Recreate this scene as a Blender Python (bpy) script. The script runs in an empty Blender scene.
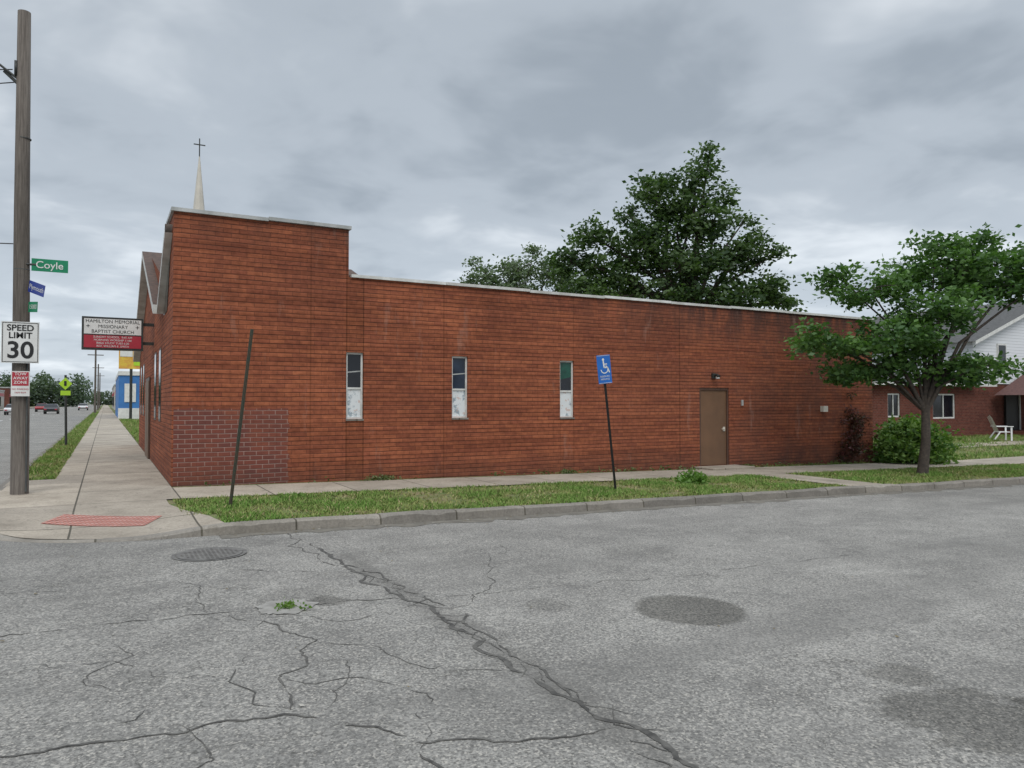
import bpy, bmesh, math, random
import numpy as np
from mathutils import Vector, noise as mnoise
random.seed(7); RNG=np.random.default_rng(7)
S=bpy.context.scene
S.view_settings.view_transform='Standard'
S.view_settings.look='None'
S.view_settings.exposure=0

# ------------------------------------------------------------ terrain
def sstep(t):
    t=min(1,max(0,t)); return t*t*(3-2*t)
def G(x,y):
    z=-0.017*min(25,max(0,x))
    z+=0.33*sstep((x-23)/3)*sstep((y-0.0)/5)
    return z
def D(x,y):
    d=math.hypot(x+1.45,y+4.75)
    return 0.115*sstep(1-(d-0.55)/1.5)
def H(x,y): return G(x,y)-D(x,y)
def RZ(x,y): return -0.13-0.017*min(25,max(0,x))

# ------------------------------------------------------------ materials
def newmat(name):
    m=bpy.data.materials.new(name); m.use_nodes=True
    nt=m.node_tree; b=nt.nodes['Principled BSDF']
    return m,nt,b
def mixc(nt,fac,a,b,blend='MIX'):
    n=nt.nodes.new('ShaderNodeMix'); n.data_type='RGBA'; n.blend_type=blend
    for i,v in ((0,fac),(6,a),(7,b)):
        if isinstance(v,(int,float)): n.inputs[i].default_value=v
        elif isinstance(v,tuple): n.inputs[i].default_value=(v[0],v[1],v[2],1)
        else: nt.links.new(v,n.inputs[i])
    return n.outputs[2]
def math_(nt,op,a,b=None,c=None,clamp=False):
    n=nt.nodes.new('ShaderNodeMath'); n.operation=op; n.use_clamp=clamp
    for i,v in enumerate((a,b,c)):
        if v is None: continue
        if isinstance(v,(int,float)): n.inputs[i].default_value=v
        else: nt.links.new(v,n.inputs[i])
    return n.outputs[0]
def maprange(nt,v,a,b,c=0.,d=1.):
    n=nt.nodes.new('ShaderNodeMapRange'); nt.links.new(v,n.inputs[0])
    for i,q in enumerate((a,b,c,d)): n.inputs[i+1].default_value=q
    return n.outputs[0]
def objco(nt): return nt.nodes.new('ShaderNodeTexCoord').outputs['Object']
def uvco(nt): return nt.nodes.new('ShaderNodeTexCoord').outputs['UV']
def noise(nt,co,scale,detail=4,rough=.55,dist=0.0,stretch=None):
    if stretch:
        mp=nt.nodes.new('ShaderNodeMapping'); mp.inputs['Scale'].default_value=stretch
        nt.links.new(co,mp.inputs[0]); co=mp.outputs[0]
    n=nt.nodes.new('ShaderNodeTexNoise'); n.inputs['Scale'].default_value=scale
    n.inputs['Detail'].default_value=detail; n.inputs['Roughness'].default_value=rough
    n.inputs['Distortion'].default_value=dist
    nt.links.new(co,n.inputs['Vector']); return n.outputs[0]
def bump(nt,b,h,strength=.3,dist=.01):
    n=nt.nodes.new('ShaderNodeBump'); n.inputs['Strength'].default_value=strength
    n.inputs['Distance'].default_value=dist; nt.links.new(h,n.inputs['Height'])
    nt.links.new(n.outputs[0],b.inputs['Normal'])
def simple(name,c1,c2=None,scale=6,rough=.7,metal=0,bmp=0,lo=.35,hi=.65,spec=None):
    m,nt,b=newmat(name)
    if c2 is None: c2=tuple(x*.75 for x in c1)
    n=noise(nt,objco(nt),scale,4,.6)
    f=maprange(nt,n,lo,hi)
    nt.links.new(mixc(nt,f,c1,c2),b.inputs['Base Color'])
    b.inputs['Roughness'].default_value=rough; b.inputs['Metallic'].default_value=metal
    if spec is not None: b.inputs['Specular IOR Level'].default_value=spec
    if bmp: bump(nt,b,n,bmp,.01)
    return m
def colattr_mat(name,rough=.6,trans=.3):
    m,nt,b=newmat(name)
    a=nt.nodes.new('ShaderNodeAttribute'); a.attribute_name='Col'
    if trans:
        df=nt.nodes.new('ShaderNodeBsdfDiffuse'); nt.links.new(a.outputs['Color'],df.inputs[0])
        tr=nt.nodes.new('ShaderNodeBsdfTranslucent')
        nt.links.new(mixc(nt,1.0,a.outputs['Color'],(1.1,1.4,.5),'MULTIPLY'),tr.inputs[0])
        ms=nt.nodes.new('ShaderNodeMixShader'); ms.inputs[0].default_value=trans
        nt.links.new(df.outputs[0],ms.inputs[1]); nt.links.new(tr.outputs[0],ms.inputs[2])
        gl=nt.nodes.new('ShaderNodeBsdfGlossy'); gl.inputs['Roughness'].default_value=.5; gl.inputs[0].default_value=(.7,.75,.8,1)
        m2=nt.nodes.new('ShaderNodeMixShader'); m2.inputs[0].default_value=.03
        nt.links.new(ms.outputs[0],m2.inputs[1]); nt.links.new(gl.outputs[0],m2.inputs[2])
        nt.links.new(m2.outputs[0],nt.nodes['Material Output'].inputs[0])
    else:
        df=nt.nodes.new('ShaderNodeBsdfDiffuse'); nt.links.new(a.outputs['Color'],df.inputs[0])
        nt.links.new(df.outputs[0],nt.nodes['Material Output'].inputs[0])
    return m

def brick_mat(name,c1,c2,mort,w=.3,h=.1,ms=.009,church=False):
    m,nt,b=newmat(name); uv=uvco(nt)
    wob=nt.nodes.new('ShaderNodeTexNoise'); wob.inputs['Scale'].default_value=2.1; wob.inputs['Detail'].default_value=2
    nt.links.new(uv,wob.inputs['Vector'])
    vm=nt.nodes.new('ShaderNodeVectorMath'); vm.operation='SCALE'; vm.inputs['Scale'].default_value=.018
    nt.links.new(wob.outputs['Color'],vm.inputs[0])
    va=nt.nodes.new('ShaderNodeVectorMath'); nt.links.new(uv,va.inputs[0]); nt.links.new(vm.outputs[0],va.inputs[1])
    uvw=va.outputs[0]
    def br(c1,c2,mo,w,h,ms,bias=0):
        t=nt.nodes.new('ShaderNodeTexBrick'); nt.links.new(uvw,t.inputs['Vector'])
        t.inputs['Color1'].default_value=(*c1,1); t.inputs['Color2'].default_value=(*c2,1); t.inputs['Mortar'].default_value=(*mo,1)
        t.inputs['Scale'].default_value=1; t.inputs['Brick Width'].default_value=w; t.inputs['Row Height'].default_value=h
        t.inputs['Mortar Size'].default_value=ms; t.inputs['Mortar Smooth'].default_value=.4; t.inputs['Bias'].default_value=bias
        return t
    t=br(c1,c2,mort,w,h,ms); col=t.outputs[0]; hgt=t.outputs[1]
    n1=noise(nt,uv,.4,5,.65); col=mixc(nt,1.0,col,mixc(nt,maprange(nt,n1,.32,.68),(.72,.70,.72),(1.2,1.17,1.1)),'MULTIPLY')
    n2=noise(nt,uv,8,4,.7); col=mixc(nt,1.0,col,mixc(nt,maprange(nt,n2,.3,.7),(.72,.71,.71),(1.24,1.24,1.24)),'MULTIPLY')
    if church:
        su=nt.nodes.new('ShaderNodeSeparateXYZ'); nt.links.new(uvw,su.inputs[0])
        fr=math_(nt,'FRACT',math_(nt,'DIVIDE',su.outputs[1],h))
        dl=math_(nt,'MULTIPLY',math_(nt,'ABSOLUTE',math_(nt,'SUBTRACT',fr,.5)),2.0)
        jn=noise(nt,uv,1.0,4,.65,stretch=(1.1,7,1))
        jl=math_(nt,'MULTIPLY',maprange(nt,dl,.70,.93),maprange(nt,jn,.36,.60,.15,.95))
        col=mixc(nt,jl,col,mort)
        hgt=math_(nt,'ADD',hgt,jl)
        n4=noise(nt,uv,1.0,3,.6,stretch=(.22,11,1))
        col=mixc(nt,1.0,col,mixc(nt,maprange(nt,n4,.35,.65),(.74,.71,.71),(1.14,1.14,1.14)),'MULTIPLY')
        sx=nt.nodes.new('ShaderNodeSeparateXYZ'); nt.links.new(objco(nt),sx.inputs[0]); X,Y,Z=sx.outputs
        jit=math_(nt,'MULTIPLY',math_(nt,'SUBTRACT',noise(nt,uv,5,1),.5),.2)
        for a,bb,k in ((3.36,3.75,.87),(3.36,3.385,.6),(3.73,3.755,.65),(5.6,5.63,.72),(8.73,8.75,.8),(9.12,9.14,.8),(12.55,12.59,.65),(2.6,2.63,.75)):
            f=math_(nt,'MULTIPLY',math_(nt,'GREATER_THAN',X,a),math_(nt,'LESS_THAN',X,bb))
            col=mixc(nt,f,col,mixc(nt,1.0,col,(k,k,k*.97),'MULTIPLY'))
        # older purple-brown bricks with paler joints, low at the corner
        t2=br((.135,.052,.045),(.19,.062,.047),(.30,.21,.18),.24,h,.009)
        f=math_(nt,'MULTIPLY',math_(nt,'LESS_THAN',math_(nt,'ADD',X,jit),2.17),math_(nt,'LESS_THAN',math_(nt,'ADD',Z,math_(nt,'MULTIPLY',jit,.3)),1.47))
        f=math_(nt,'MULTIPLY',f,math_(nt,'GREATER_THAN',X,.03))
        fade=maprange(nt,noise(nt,uv,.9,3),.33,.55,.5,.95)
        f=math_(nt,'MULTIPLY',f,fade)
        col=mixc(nt,f,col,t2.outputs[0])
        n3=noise(nt,uv,1.3,5,.7,stretch=(1.6,.35,1)); n5=noise(nt,uv,.8,5,.7)
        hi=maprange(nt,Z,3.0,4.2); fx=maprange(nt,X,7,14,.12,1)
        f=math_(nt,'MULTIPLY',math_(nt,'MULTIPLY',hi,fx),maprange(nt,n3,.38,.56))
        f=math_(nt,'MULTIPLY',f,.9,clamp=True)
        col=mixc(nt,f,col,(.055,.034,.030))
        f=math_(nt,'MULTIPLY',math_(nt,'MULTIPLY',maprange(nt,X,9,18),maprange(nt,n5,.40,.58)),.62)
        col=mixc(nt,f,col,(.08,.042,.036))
        f=math_(nt,'MULTIPLY',maprange(nt,Z,4.6,5.3),maprange(nt,n3,.45,.65,.1,.6)); col=mixc(nt,f,col,(.09,.045,.035))
        lo=maprange(nt,Z,.45,-.3); f=math_(nt,'MULTIPLY',lo,maprange(nt,n3,.35,.65,.25,.8))
        col=mixc(nt,f,col,(.075,.043,.036))
        fl=math_(nt,'MULTIPLY',maprange(nt,n3,.60,.74),.38); col=mixc(nt,fl,col,(.38,.24,.19))
    nt.links.new(col,b.inputs['Base Color']); b.inputs['Roughness'].default_value=.9
    b.inputs['Specular IOR Level'].default_value=.15
    bump(nt,b,math_(nt,'MULTIPLY',hgt,-1.0),.6,.012)
    return m

M={}
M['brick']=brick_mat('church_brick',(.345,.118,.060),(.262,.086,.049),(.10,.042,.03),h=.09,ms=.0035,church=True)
M['hbrick']=brick_mat('house_brick',(.17,.055,.040),(.12,.040,.03),(.18,.14,.12),w=.22,h=.075,ms=.006)
M['coping']=simple('metal_coping',(.46,.47,.46),(.28,.29,.28),2.5,.5)
M['white']=simple('white_paint',(.70,.70,.68),(.52,.52,.49),5,.5)
M['whitetrim']=simple('weathered_white_trim',(.62,.62,.60),(.42,.41,.38),3,.6)
M['steel']=simple('steeple_metal',(.62,.58,.50),(.48,.45,.39),2,.45)
M['dark']=simple('dark_metal',(.05,.055,.05),(.03,.03,.03),9,.55,.3)
M['black']=simple('black_paint',(.015,.015,.015),(.01,.01,.01),5,.5)
M['door']=simple('brown_door_paint',(.17,.09,.048),(.13,.070,.038),1.3,.5)
M['doorframe']=simple('door_frame_paint',(.10,.05,.032),(.07,.035,.024),5,.5)
M['shingle']=simple('brown_shingles',(.11,.07,.055),(.06,.042,.035),9,.9,bmp=.4)
M['greyshingle']=simple('grey_shingles',(.10,.10,.10),(.06,.06,.06),9,.9)
M['redshingle']=simple('red_brown_shingles',(.13,.065,.055),(.085,.042,.04),9,.9)
M['roofing']=simple('flat_roofing',(.10,.10,.10),(.07,.07,.07),3,.9)
M['green']=simple('sign_green',(.005,.24,.11),(.004,.2,.09),4,.4)
M['blue']=simple('sign_blue',(.01,.14,.50),(.01,.11,.42),4,.4)
M['navy']=simple('sign_navy',(.02,.05,.30),(.02,.04,.24),4,.4)
M['red']=simple('sign_red',(.42,.03,.05),(.35,.025,.04),4,.4)
M['signwhite']=simple('sign_white',(.74,.74,.72),(.62,.62,.60),3,.45)
M['lime']=simple('fluorescent_yellow_green',(.42,.68,.03),(.36,.6,.03),3,.5)
M['yellow']=simple('yellow_sign',(.70,.52,.06),(.60,.25,.06),2.5,.5)
M['bluewall']=simple('blue_painted_wall',(.05,.20,.50),(.04,.15,.40),1,.6)
M['tactile']=simple('tactile_red',(.46,.20,.16),(.36,.15,.12),7,.85)
M['dome']=simple('tactile_dome_worn',(.62,.47,.42),(.50,.30,.26),5,.85)
M['twig']=simple('bark',(.085,.066,.052),(.04,.033,.028),14,.9,bmp=.6)
M['cardark']=simple('car_paint_dark',(.03,.03,.035),(.025,.025,.03),2,.25)
M['carwhite']=simple('car_paint_white',(.6,.6,.6),(.55,.55,.55),2,.25)
M['carred']=simple('car_paint_red',(.3,.03,.03),(.28,.03,.03),2,.25)
M['plastic']=simple('white_plastic',(.8,.8,.8),(.72,.72,.72),4,.4)
M['iron']=simple('cast_iron_cover',(.10,.095,.09),(.16,.155,.145),9,.85,.0,bmp=.3)
M['crack']=simple('crack_fill',(.045,.043,.040),(.12,.115,.105),11,.95)
def glass(name,c,r=.08):
    m,nt,b=newmat(name); 
    n=noise(nt,objco(nt),4,4); nt.links.new(mixc(nt,maprange(nt,n,.35,.65),c,tuple(x*.5 for x in c)),b.inputs['Base Color'])
    b.inputs['Roughness'].default_value=r; b.inputs['Specular IOR Level'].default_value=.5
    return m
M['glass']=glass('window_glass',(.012,.014,.02)); M['gglass']=glass('green_window_glass',(.01,.09,.06),.2); M['bglass']=glass('blue_window_glass',(.02,.032,.06),.15)
def picture(name):
    m,nt,b=newmat(name); co=objco(nt)
    n=noise(nt,co,5,5,.7); c=mixc(nt,maprange(nt,n,.53,.6),(.68,.71,.72),(.30,.36,.40))
    n2=noise(nt,co,9,3,.6); c=mixc(nt,math_(nt,'MULTIPLY',maprange(nt,n2,.60,.66),.6),c,(.55,.34,.26))
    nt.links.new(c,b.inputs['Base Color']); b.inputs['Roughness'].default_value=.25
    return m
M['picture']=picture('frosted_picture_pane')
m,nt,b=newmat('pole_wood'); co=objco(nt)
n1=noise(nt,co,3,5,.7,stretch=(12,12,.6)); n2=noise(nt,co,1.2,4)
c=mixc(nt,maprange(nt,n1,.35,.65),(.075,.062,.052),(.16,.138,.118)); c=mixc(nt,1.,c,mixc(nt,n2,(.7,.7,.7),(1.2,1.2,1.2)),'MULTIPLY')
nt.links.new(c,b.inputs['Base Color']); b.inputs['Roughness'].default_value=.9; bump(nt,b,n1,.6,.01); M['wood']=m
# asphalt
STAINS=[(3.33,-10.6,.47,.95),(2.3,-9.95,.20,.45),(.62,-8.98,.17,.7),(3.2,-13.05,.48,.75),(3.75,-13.5,.42,.65),(3.5,-12.45,.22,.6),(4.6,-8.3,.5,.2),(.4,-8.7,.35,.3)]
def asphalt():
    m,nt,b=newmat('asphalt'); co=objco(nt)
    sx=nt.nodes.new('ShaderNodeSeparateXYZ'); nt.links.new(co,sx.inputs[0]); X,Y,_=sx.outputs
    big=noise(nt,co,.22,3,.6); mid=noise(nt,co,1.6,5,.65); fine=noise(nt,co,42,3,.8)
    v=nt.nodes.new('ShaderNodeTexVoronoi'); v.inputs['Scale'].default_value=80; nt.links.new(co,v.inputs['Vector'])
    c=mixc(nt,maprange(nt,big,.35,.65),(.205,.199,.188),(.262,.254,.240))
    c=mixc(nt,1.,c,mixc(nt,maprange(nt,mid,.3,.7),(.78,.78,.78),(1.18,1.18,1.17)),'MULTIPLY')
    c=mixc(nt,1.,c,mixc(nt,maprange(nt,fine,.38,.62),(.62,.62,.62),(1.36,1.35,1.33)),'MULTIPLY')
    sp=nt.nodes.new('ShaderNodeSeparateXYZ'); nt.links.new(v.outputs['Color'],sp.inputs[0])
    c=mixc(nt,math_(nt,'MULTIPLY',math_(nt,'GREATER_THAN',sp.outputs[0],.87),.5),c,(.48,.45,.40))
    c=mixc(nt,math_(nt,'MULTIPLY',math_(nt,'LESS_THAN',sp.outputs[1],.16),.55),c,(.07,.068,.064))
    st=noise(nt,co,.9,4,.6,stretch=(.14,1.3,1)); c=mixc(nt,math_(nt,'MULTIPLY',maprange(nt,st,.50,.66),.38),c,(.135,.13,.122))
    st2=noise(nt,co,2.0,5,.75,.6); c=mixc(nt,math_(nt,'MULTIPLY',maprange(nt,st2,.58,.68),.42),c,(.11,.106,.10))
    rg=noise(nt,co,4.5,5,.75)
    wob=math_(nt,'MULTIPLY',math_(nt,'SUBTRACT',rg,.5),1.3)
    for (x,y,r,k) in STAINS:
        dx=math_(nt,'SUBTRACT',X,x); dy=math_(nt,'SUBTRACT',Y,y)
        d=math_(nt,'DIVIDE',math_(nt,'SQRT',math_(nt,'ADD',math_(nt,'MULTIPLY',dx,dx),math_(nt,'MULTIPLY',dy,dy))),r)
        ww=.25 if r==.47 else 1.9
        f=maprange(nt,math_(nt,'ADD',d,math_(nt,'MULTIPLY',wob,ww)),1.08,.82 if r!=.47 else .93)
        c=mixc(nt,math_(nt,'MULTIPLY',f,k*.8,clamp=True),c,mixc(nt,1.,c,(.38,.375,.36),'MULTIPLY'))
    f=maprange(nt,math_(nt,'ADD',math_(nt,'ABSOLUTE',math_(nt,'SUBTRACT',X,1.33)),math_(nt,'MULTIPLY',wob,.4)),.22,.02)
    f=math_(nt,'MULTIPLY',f,math_(nt,'LESS_THAN',Y,-7.0)); c=mixc(nt,math_(nt,'MULTIPLY',f,.5,clamp=True),c,(.11,.105,.097))
    # hairline crazing, in patches; denser on the left lane
    vd=nt.nodes.new('ShaderNodeTexVoronoi'); vd.feature='DISTANCE_TO_EDGE'; vd.inputs['Scale'].default_value=1.9
    wn=nt.nodes.new('ShaderNodeTexNoise'); wn.inputs['Scale'].default_value=3.; wn.inputs['Detail'].default_value=5; nt.links.new(co,wn.inputs['Vector'])
    vs=nt.nodes.new('ShaderNodeVectorMath'); vs.operation='SCALE'; vs.inputs['Scale'].default_value=.6; nt.links.new(wn.outputs['Color'],vs.inputs[0])
    va=nt.nodes.new('ShaderNodeVectorMath'); nt.links.new(co,va.inputs[0]); nt.links.new(vs.outputs[0],va.inputs[1]); nt.links.new(va.outputs[0],vd.inputs['Vector'])
    cr=maprange(nt,vd.outputs['Distance'],.011,.0)
    msk=maprange(nt,math_(nt,'ADD',noise(nt,co,.7,3),maprange(nt,X,2.2,.6,0,.10)),.50,.60)
    c=mixc(nt,math_(nt,'MULTIPLY',math_(nt,'MULTIPLY',cr,msk),.72,clamp=True),c,(.07,.067,.06))
    nt.links.new(c,b.inputs['Base Color']); b.inputs['Roughness'].default_value=.9; b.inputs['Specular IOR Level'].default_value=.25
    bump(nt,b,fine,.55,.009); return m
M['asphalt']=asphalt()
def concrete(name,c1,c2,bw,bh,joint=True,off=(0,0,0)):
    m,nt,b=newmat(name); co=objco(nt)
    mp=nt.nodes.new('ShaderNodeMapping'); mp.inputs['Location'].default_value=off; nt.links.new(co,mp.inputs[0])
    t=nt.nodes.new('ShaderNodeTexBrick'); t.offset=0; nt.links.new(mp.outputs[0],t.inputs['Vector'])
    t.inputs['Color1'].default_value=(*c1,1); t.inputs['Color2'].default_value=(*c2,1)
    t.inputs['Mortar'].default_value=(.09,.08,.06,1); t.inputs['Scale'].default_value=1
    t.inputs['Brick Width'].default_value=bw; t.inputs['Row Height'].default_value=bh; t.inputs['Mortar Size'].default_value=.014 if joint else 0
    t.inputs['Mortar Smooth'].default_value=.2
    a=noise(nt,co,1.3,5,.7); f=noise(nt,co,30,3,.7)
    c=mixc(nt,1.,t.outputs[0],mixc(nt,maprange(nt,a,.3,.7),(.62,.61,.59),(1.17,1.17,1.17)),'MULTIPLY')
    c=mixc(nt,1.,c,mixc(nt,maprange(nt,f,.3,.7),(.78,.78,.78),(1.14,1.14,1.14)),'MULTIPLY')
    g=noise(nt,co,2.6,5,.75); c=mixc(nt,math_(nt,'MULTIPLY',maprange(nt,g,.55,.68),.6),c,(.15,.13,.10))
    # fine wandering cracks
    k=noise(nt,co,.8,5,.6,.4); kk=maprange(nt,math_(nt,'ABSOLUTE',math_(nt,'SUBTRACT',k,.5)),.0035,.0)
    c=mixc(nt,math_(nt,'MULTIPLY',kk,.6),c,(.10,.09,.075))
    nt.links.new(c,b.inputs['Base Color']); b.inputs['Roughness'].default_value=.9; bump(nt,b,f,.3,.005); return m
M['walk']=concrete('sidewalk_concrete',(.43,.375,.305),(.33,.29,.24),1.5,1.8,off=(0,.3,0))
M['kerb']=concrete('kerb_concrete',(.28,.255,.22),(.19,.175,.155),1.2,50.)
def soil():
    m,nt,b=newmat('turf_soil'); co=objco(nt)
    a=noise(nt,co,1.4,6,.7); f=noise(nt,co,25,3,.7)
    c=mixc(nt,maprange(nt,a,.45,.62),(.10,.14,.04),(.20,.165,.09))
    c=mixc(nt,1.,c,mixc(nt,maprange(nt,f,.3,.7),(.6,.6,.6),(1.3,1.3,1.2)),'MULTIPLY')
    nt.links.new(c,b.inputs['Base Color']); b.inputs['Roughness'].default_value=1; bump(nt,b,f,.6,.02); return m
M['soil']=soil()
def siding():
    m,nt,b=newmat('white_siding'); sx=nt.nodes.new('ShaderNodeSeparateXYZ'); nt.links.new(objco(nt),sx.inputs[0])
    fr=math_(nt,'FRACT',math_(nt,'MULTIPLY',sx.outputs[2],6.5)); f=math_(nt,'LESS_THAN',fr,.14)
    nt.links.new(mixc(nt,f,(.72,.74,.77),(.46,.48,.50)),b.inputs['Base Color']); b.inputs['Roughness'].default_value=.6; return m
M['siding']=siding()
M['leaf']=colattr_mat('tree_leaves'); M['blade']=colattr_mat('grass_blades',.7,0)
M['far']=simple('far_ground',(.13,.14,.09),(.18,.17,.14),.05,1)
M['stucco']=simple('pale_stucco',(.5,.48,.44),(.4,.38,.35),.4,.8)
M['gut']=simple('gutter_dirt',(.17,.155,.13),(.11,.10,.085),5,.95)

# ------------------------------------------------------------ mesh helpers
def empty(name,loc=(0,0,0)):
    o=bpy.data.objects.new(name,None); o.empty_display_size=.3; S.collection.objects.link(o); return o
class MB:
    def __init__(s): s.v=[];s.f=[];s.m=[];s.mats=[]
    def mi(s,mat):
        if mat not in s.mats: s.mats.append(mat)
        return s.mats.index(mat)
    def face(s,pts,mat):
        i=len(s.v); s.v+= [tuple(p) for p in pts]; s.f.append(tuple(range(i,i+len(pts)))); s.m.append(s.mi(mat))
    def box(s,a,b,mat,rot=0,piv=None):
        x0,y0,z0=a;x1,y1,z1=b
        P=[(x0,y0,z0),(x1,y0,z0),(x1,y1,z0),(x0,y1,z0),(x0,y0,z1),(x1,y0,z1),(x1,y1,z1),(x0,y1,z1)]
        i=len(s.v); s.v+=P
        for f in ((0,3,2,1),(4,5,6,7),(0,1,5,4),(1,2,6,5),(2,3,7,6),(3,0,4,7)):
            s.f.append(tuple(i+k for k in f)); s.m.append(s.mi(mat))
    def tube(s,pts,rad,mat,n=8,cap=True):
        pts=[Vector(p) for p in pts]; i0=len(s.v); k=s.mi(mat)
        for j,p in enumerate(pts):
            d=(pts[min(j+1,len(pts)-1)]-pts[max(j-1,0)]).normalized()
            a=Vector((1,0,0)) if abs(d.z)>=.98 else d.cross(Vector((0,0,1))).normalized()
            b_=d.cross(a).normalized(); a=b_.cross(d).normalized()
            for q in range(n):
                t=2*math.pi*q/n; s.v.append(tuple(p+(a*math.cos(t)+b_*math.sin(t))*rad[j]))
        for j in range(len(pts)-1):
            for q in range(n):
                s.f.append((i0+j*n+q,i0+j*n+(q+1)%n,i0+(j+1)*n+(q+1)%n,i0+(j+1)*n+q)); s.m.append(k)
        if cap:
            s.f.append(tuple(i0+q for q in range(n))); s.m.append(k)
            s.f.append(tuple(i0+(len(pts)-1)*n+q for q in range(n))); s.m.append(k)
    def obj(s,name,parent=None,smooth=False,bevel=0):
        me=bpy.data.meshes.new(name); me.from_pydata(s.v,[],s.f)
        for mt in s.mats: me.materials.append(mt)
        me.polygons.foreach_set('material_index',s.m)
        uv=me.uv_layers.new(name='UVMap')
        for p in me.polygons:
            n=p.normal; ax=max(range(3),key=lambda q:abs(n[q]))
            for li in p.loop_indices:
                c=me.vertices[me.loops[li].vertex_index].co
                uv.data[li].uv=(c.y,c.z) if ax==0 else ((c.x,c.z) if ax==1 else (c.x,c.y))
        if smooth: me.polygons.foreach_set('use_smooth',[True]*len(me.polygons))
        o=bpy.data.objects.new(name,me); S.collection.objects.link(o)
        if parent: o.parent=parent
        if bevel:
            md=o.modifiers.new('b','BEVEL'); md.width=bevel; md.segments=2; md.limit_method='ANGLE'
        return o
def sheet(name,poly,off,mat,zf=H,xs=(),ys=(),parent=None):
    bm=bmesh.new(); bm.faces.new([bm.verts.new((x,y,0)) for x,y in poly])
    for x in xs: bmesh.ops.bisect_plane(bm,geom=bm.verts[:]+bm.edges[:]+bm.faces[:],plane_co=(x,0,0),plane_no=(1,0,0))
    for y in ys: bmesh.ops.bisect_plane(bm,geom=bm.verts[:]+bm.edges[:]+bm.faces[:],plane_co=(0,y,0),plane_no=(0,1,0))
    bmesh.ops.triangulate(bm,faces=bm.faces[:])
    for v in bm.verts: v.co.z=zf(v.co.x,v.co.y)+off
    bmesh.ops.recalc_face_normals(bm,faces=bm.faces[:])
    if sum(f.normal.z for f in bm.faces)<0: bmesh.ops.reverse_faces(bm,faces=bm.faces[:])
    me=bpy.data.meshes.new(name); bm.to_mesh(me); bm.free(); me.materials.append(mat)
    o=bpy.data.objects.new(name,me); S.collection.objects.link(o)
    if parent: o.parent=parent
    return o
def rect(x0,x1,y0,y1): return [(x0,y0),(x1,y0),(x1,y1),(x0,y1)]
def text(name,body,loc,size,mat,parent=None,rz=0,sx=1.,align='CENTER',bold=0.0):
    c=bpy.data.curves.new(name,'FONT'); c.body=body; c.size=size; c.align_x=align; c.align_y='CENTER'; c.offset=bold
    c.materials.append(mat); o=bpy.data.objects.new(name,c); S.collection.objects.link(o)
    o.location=loc; o.rotation_euler=(math.pi/2,0,rz); o.scale=(sx,1,1)
    if parent: o.parent=parent
    return o

# ------------------------------------------------------------ ground, road, block
XS=[i*1.0 for i in range(0,27)]; 
sheet('ground',rect(-3000,3000,-3000,3000),-.75,M['far'],zf=lambda x,y:0)
sheet('road',rect(-19,150,-60,600),0,M['asphalt'],zf=RZ,xs=[0,25])
def arc(r,cx=-.3,cy=-2.55,n=14):
    return [(cx-r*math.cos(i/n*math.pi/2),cy-r*math.sin(i/n*math.pi/2)) for i in range(n+1)]
cxs=[-2.7+.3*i for i in range(0,12)]; cys=[-5.0+.3*i for i in range(0,14)]
sheet('lawn_ground',[(-2.82,600)]+arc(2.52)+[(150,-5.07),(150,600)],-.012,M['soil'],xs=cxs+XS,ys=cys+[0,1,2,3,4,5])
pav=empty('sidewalk')
sheet('corner_slab',[(-2.78,2.5)]+arc(2.48)+[(.32,-5.03),(.2,-4.2),(-.1,-3.4),(-.22,-2.75),(-.22,-2.1),(0,-2.1),(0,2.5)],.008,M['walk'],xs=cxs,ys=cys,parent=pav)
sheet('main_street_walk',rect(-2.0,-.0,2.5,500),.008,M['walk'],parent=pav)
sheet('side_street_walk',rect(0,150,-2.1,-.32),.008,M['walk'],xs=XS,parent=pav)
sheet('service_walk',rect(13.0,14.2,-5.03,-2.1),.008,M['walk'],xs=[13.5,14],parent=pav)
sheet('house_walk',rect(26,60,2.4,3.3),.01,M['walk'],xs=[26,27],ys=[3],parent=pav)
sheet('house_front_walk',rect(40.5,41.7,-.32,2.4),.01,M['walk'],ys=[0,1,2],parent=pav)
kp=[(-2.9,600),(-2.9,200),(-2.9,60)]+[(-2.9,y*1.0) for y in range(50,-2,-1)]+[(x,y) for x,y in arc(2.6,n=30)]+[(x*.15,-5.15) for x in range(0,236)]+[(40,-5.15),(150,-5.15)]
mb=MB(); pr=None
for i,(x,y) in enumerate(kp):
    a=kp[max(0,i-1)]; b_=kp[min(len(kp)-1,i+1)]; dx,dy=b_[0]-a[0],b_[1]-a[1]; L=math.hypot(dx,dy); nx,ny=-dy/L,dx/L
    seg=math.floor(x/2.4) if x>0 else 0
    w=mnoise.noise(Vector((x*.8,y*.8,0)))*.014+mnoise.noise(Vector((seg*3.7,1,0)))*.028
    ch_=max(0,mnoise.noise(Vector((x*2.3,y*2.3,4)))-.10)*.09
    sg=mnoise.noise(Vector((seg*2.1,7,0)))*.035
    zt=max(H(x,y)+.008+w,RZ(x,y)+.012)
    cur=[(x+nx*.17,y+ny*.17,zt),(x+nx*(.03+ch_+sg),y+ny*(.03+ch_+sg),zt-.003),(x+nx*(sg),y+ny*(sg),max(zt-.025-ch_,RZ(x,y)+.003)),(x-nx*(.02-sg),y-ny*(.02-sg),RZ(x,y)-.05)]
    if pr:
        for k in range(3): mb.face([pr[k],pr[k+1],cur[k+1],cur[k]],M['kerb'])
    pr=cur
mb.obj('kerb')
mb=MB(); pr=None
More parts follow.
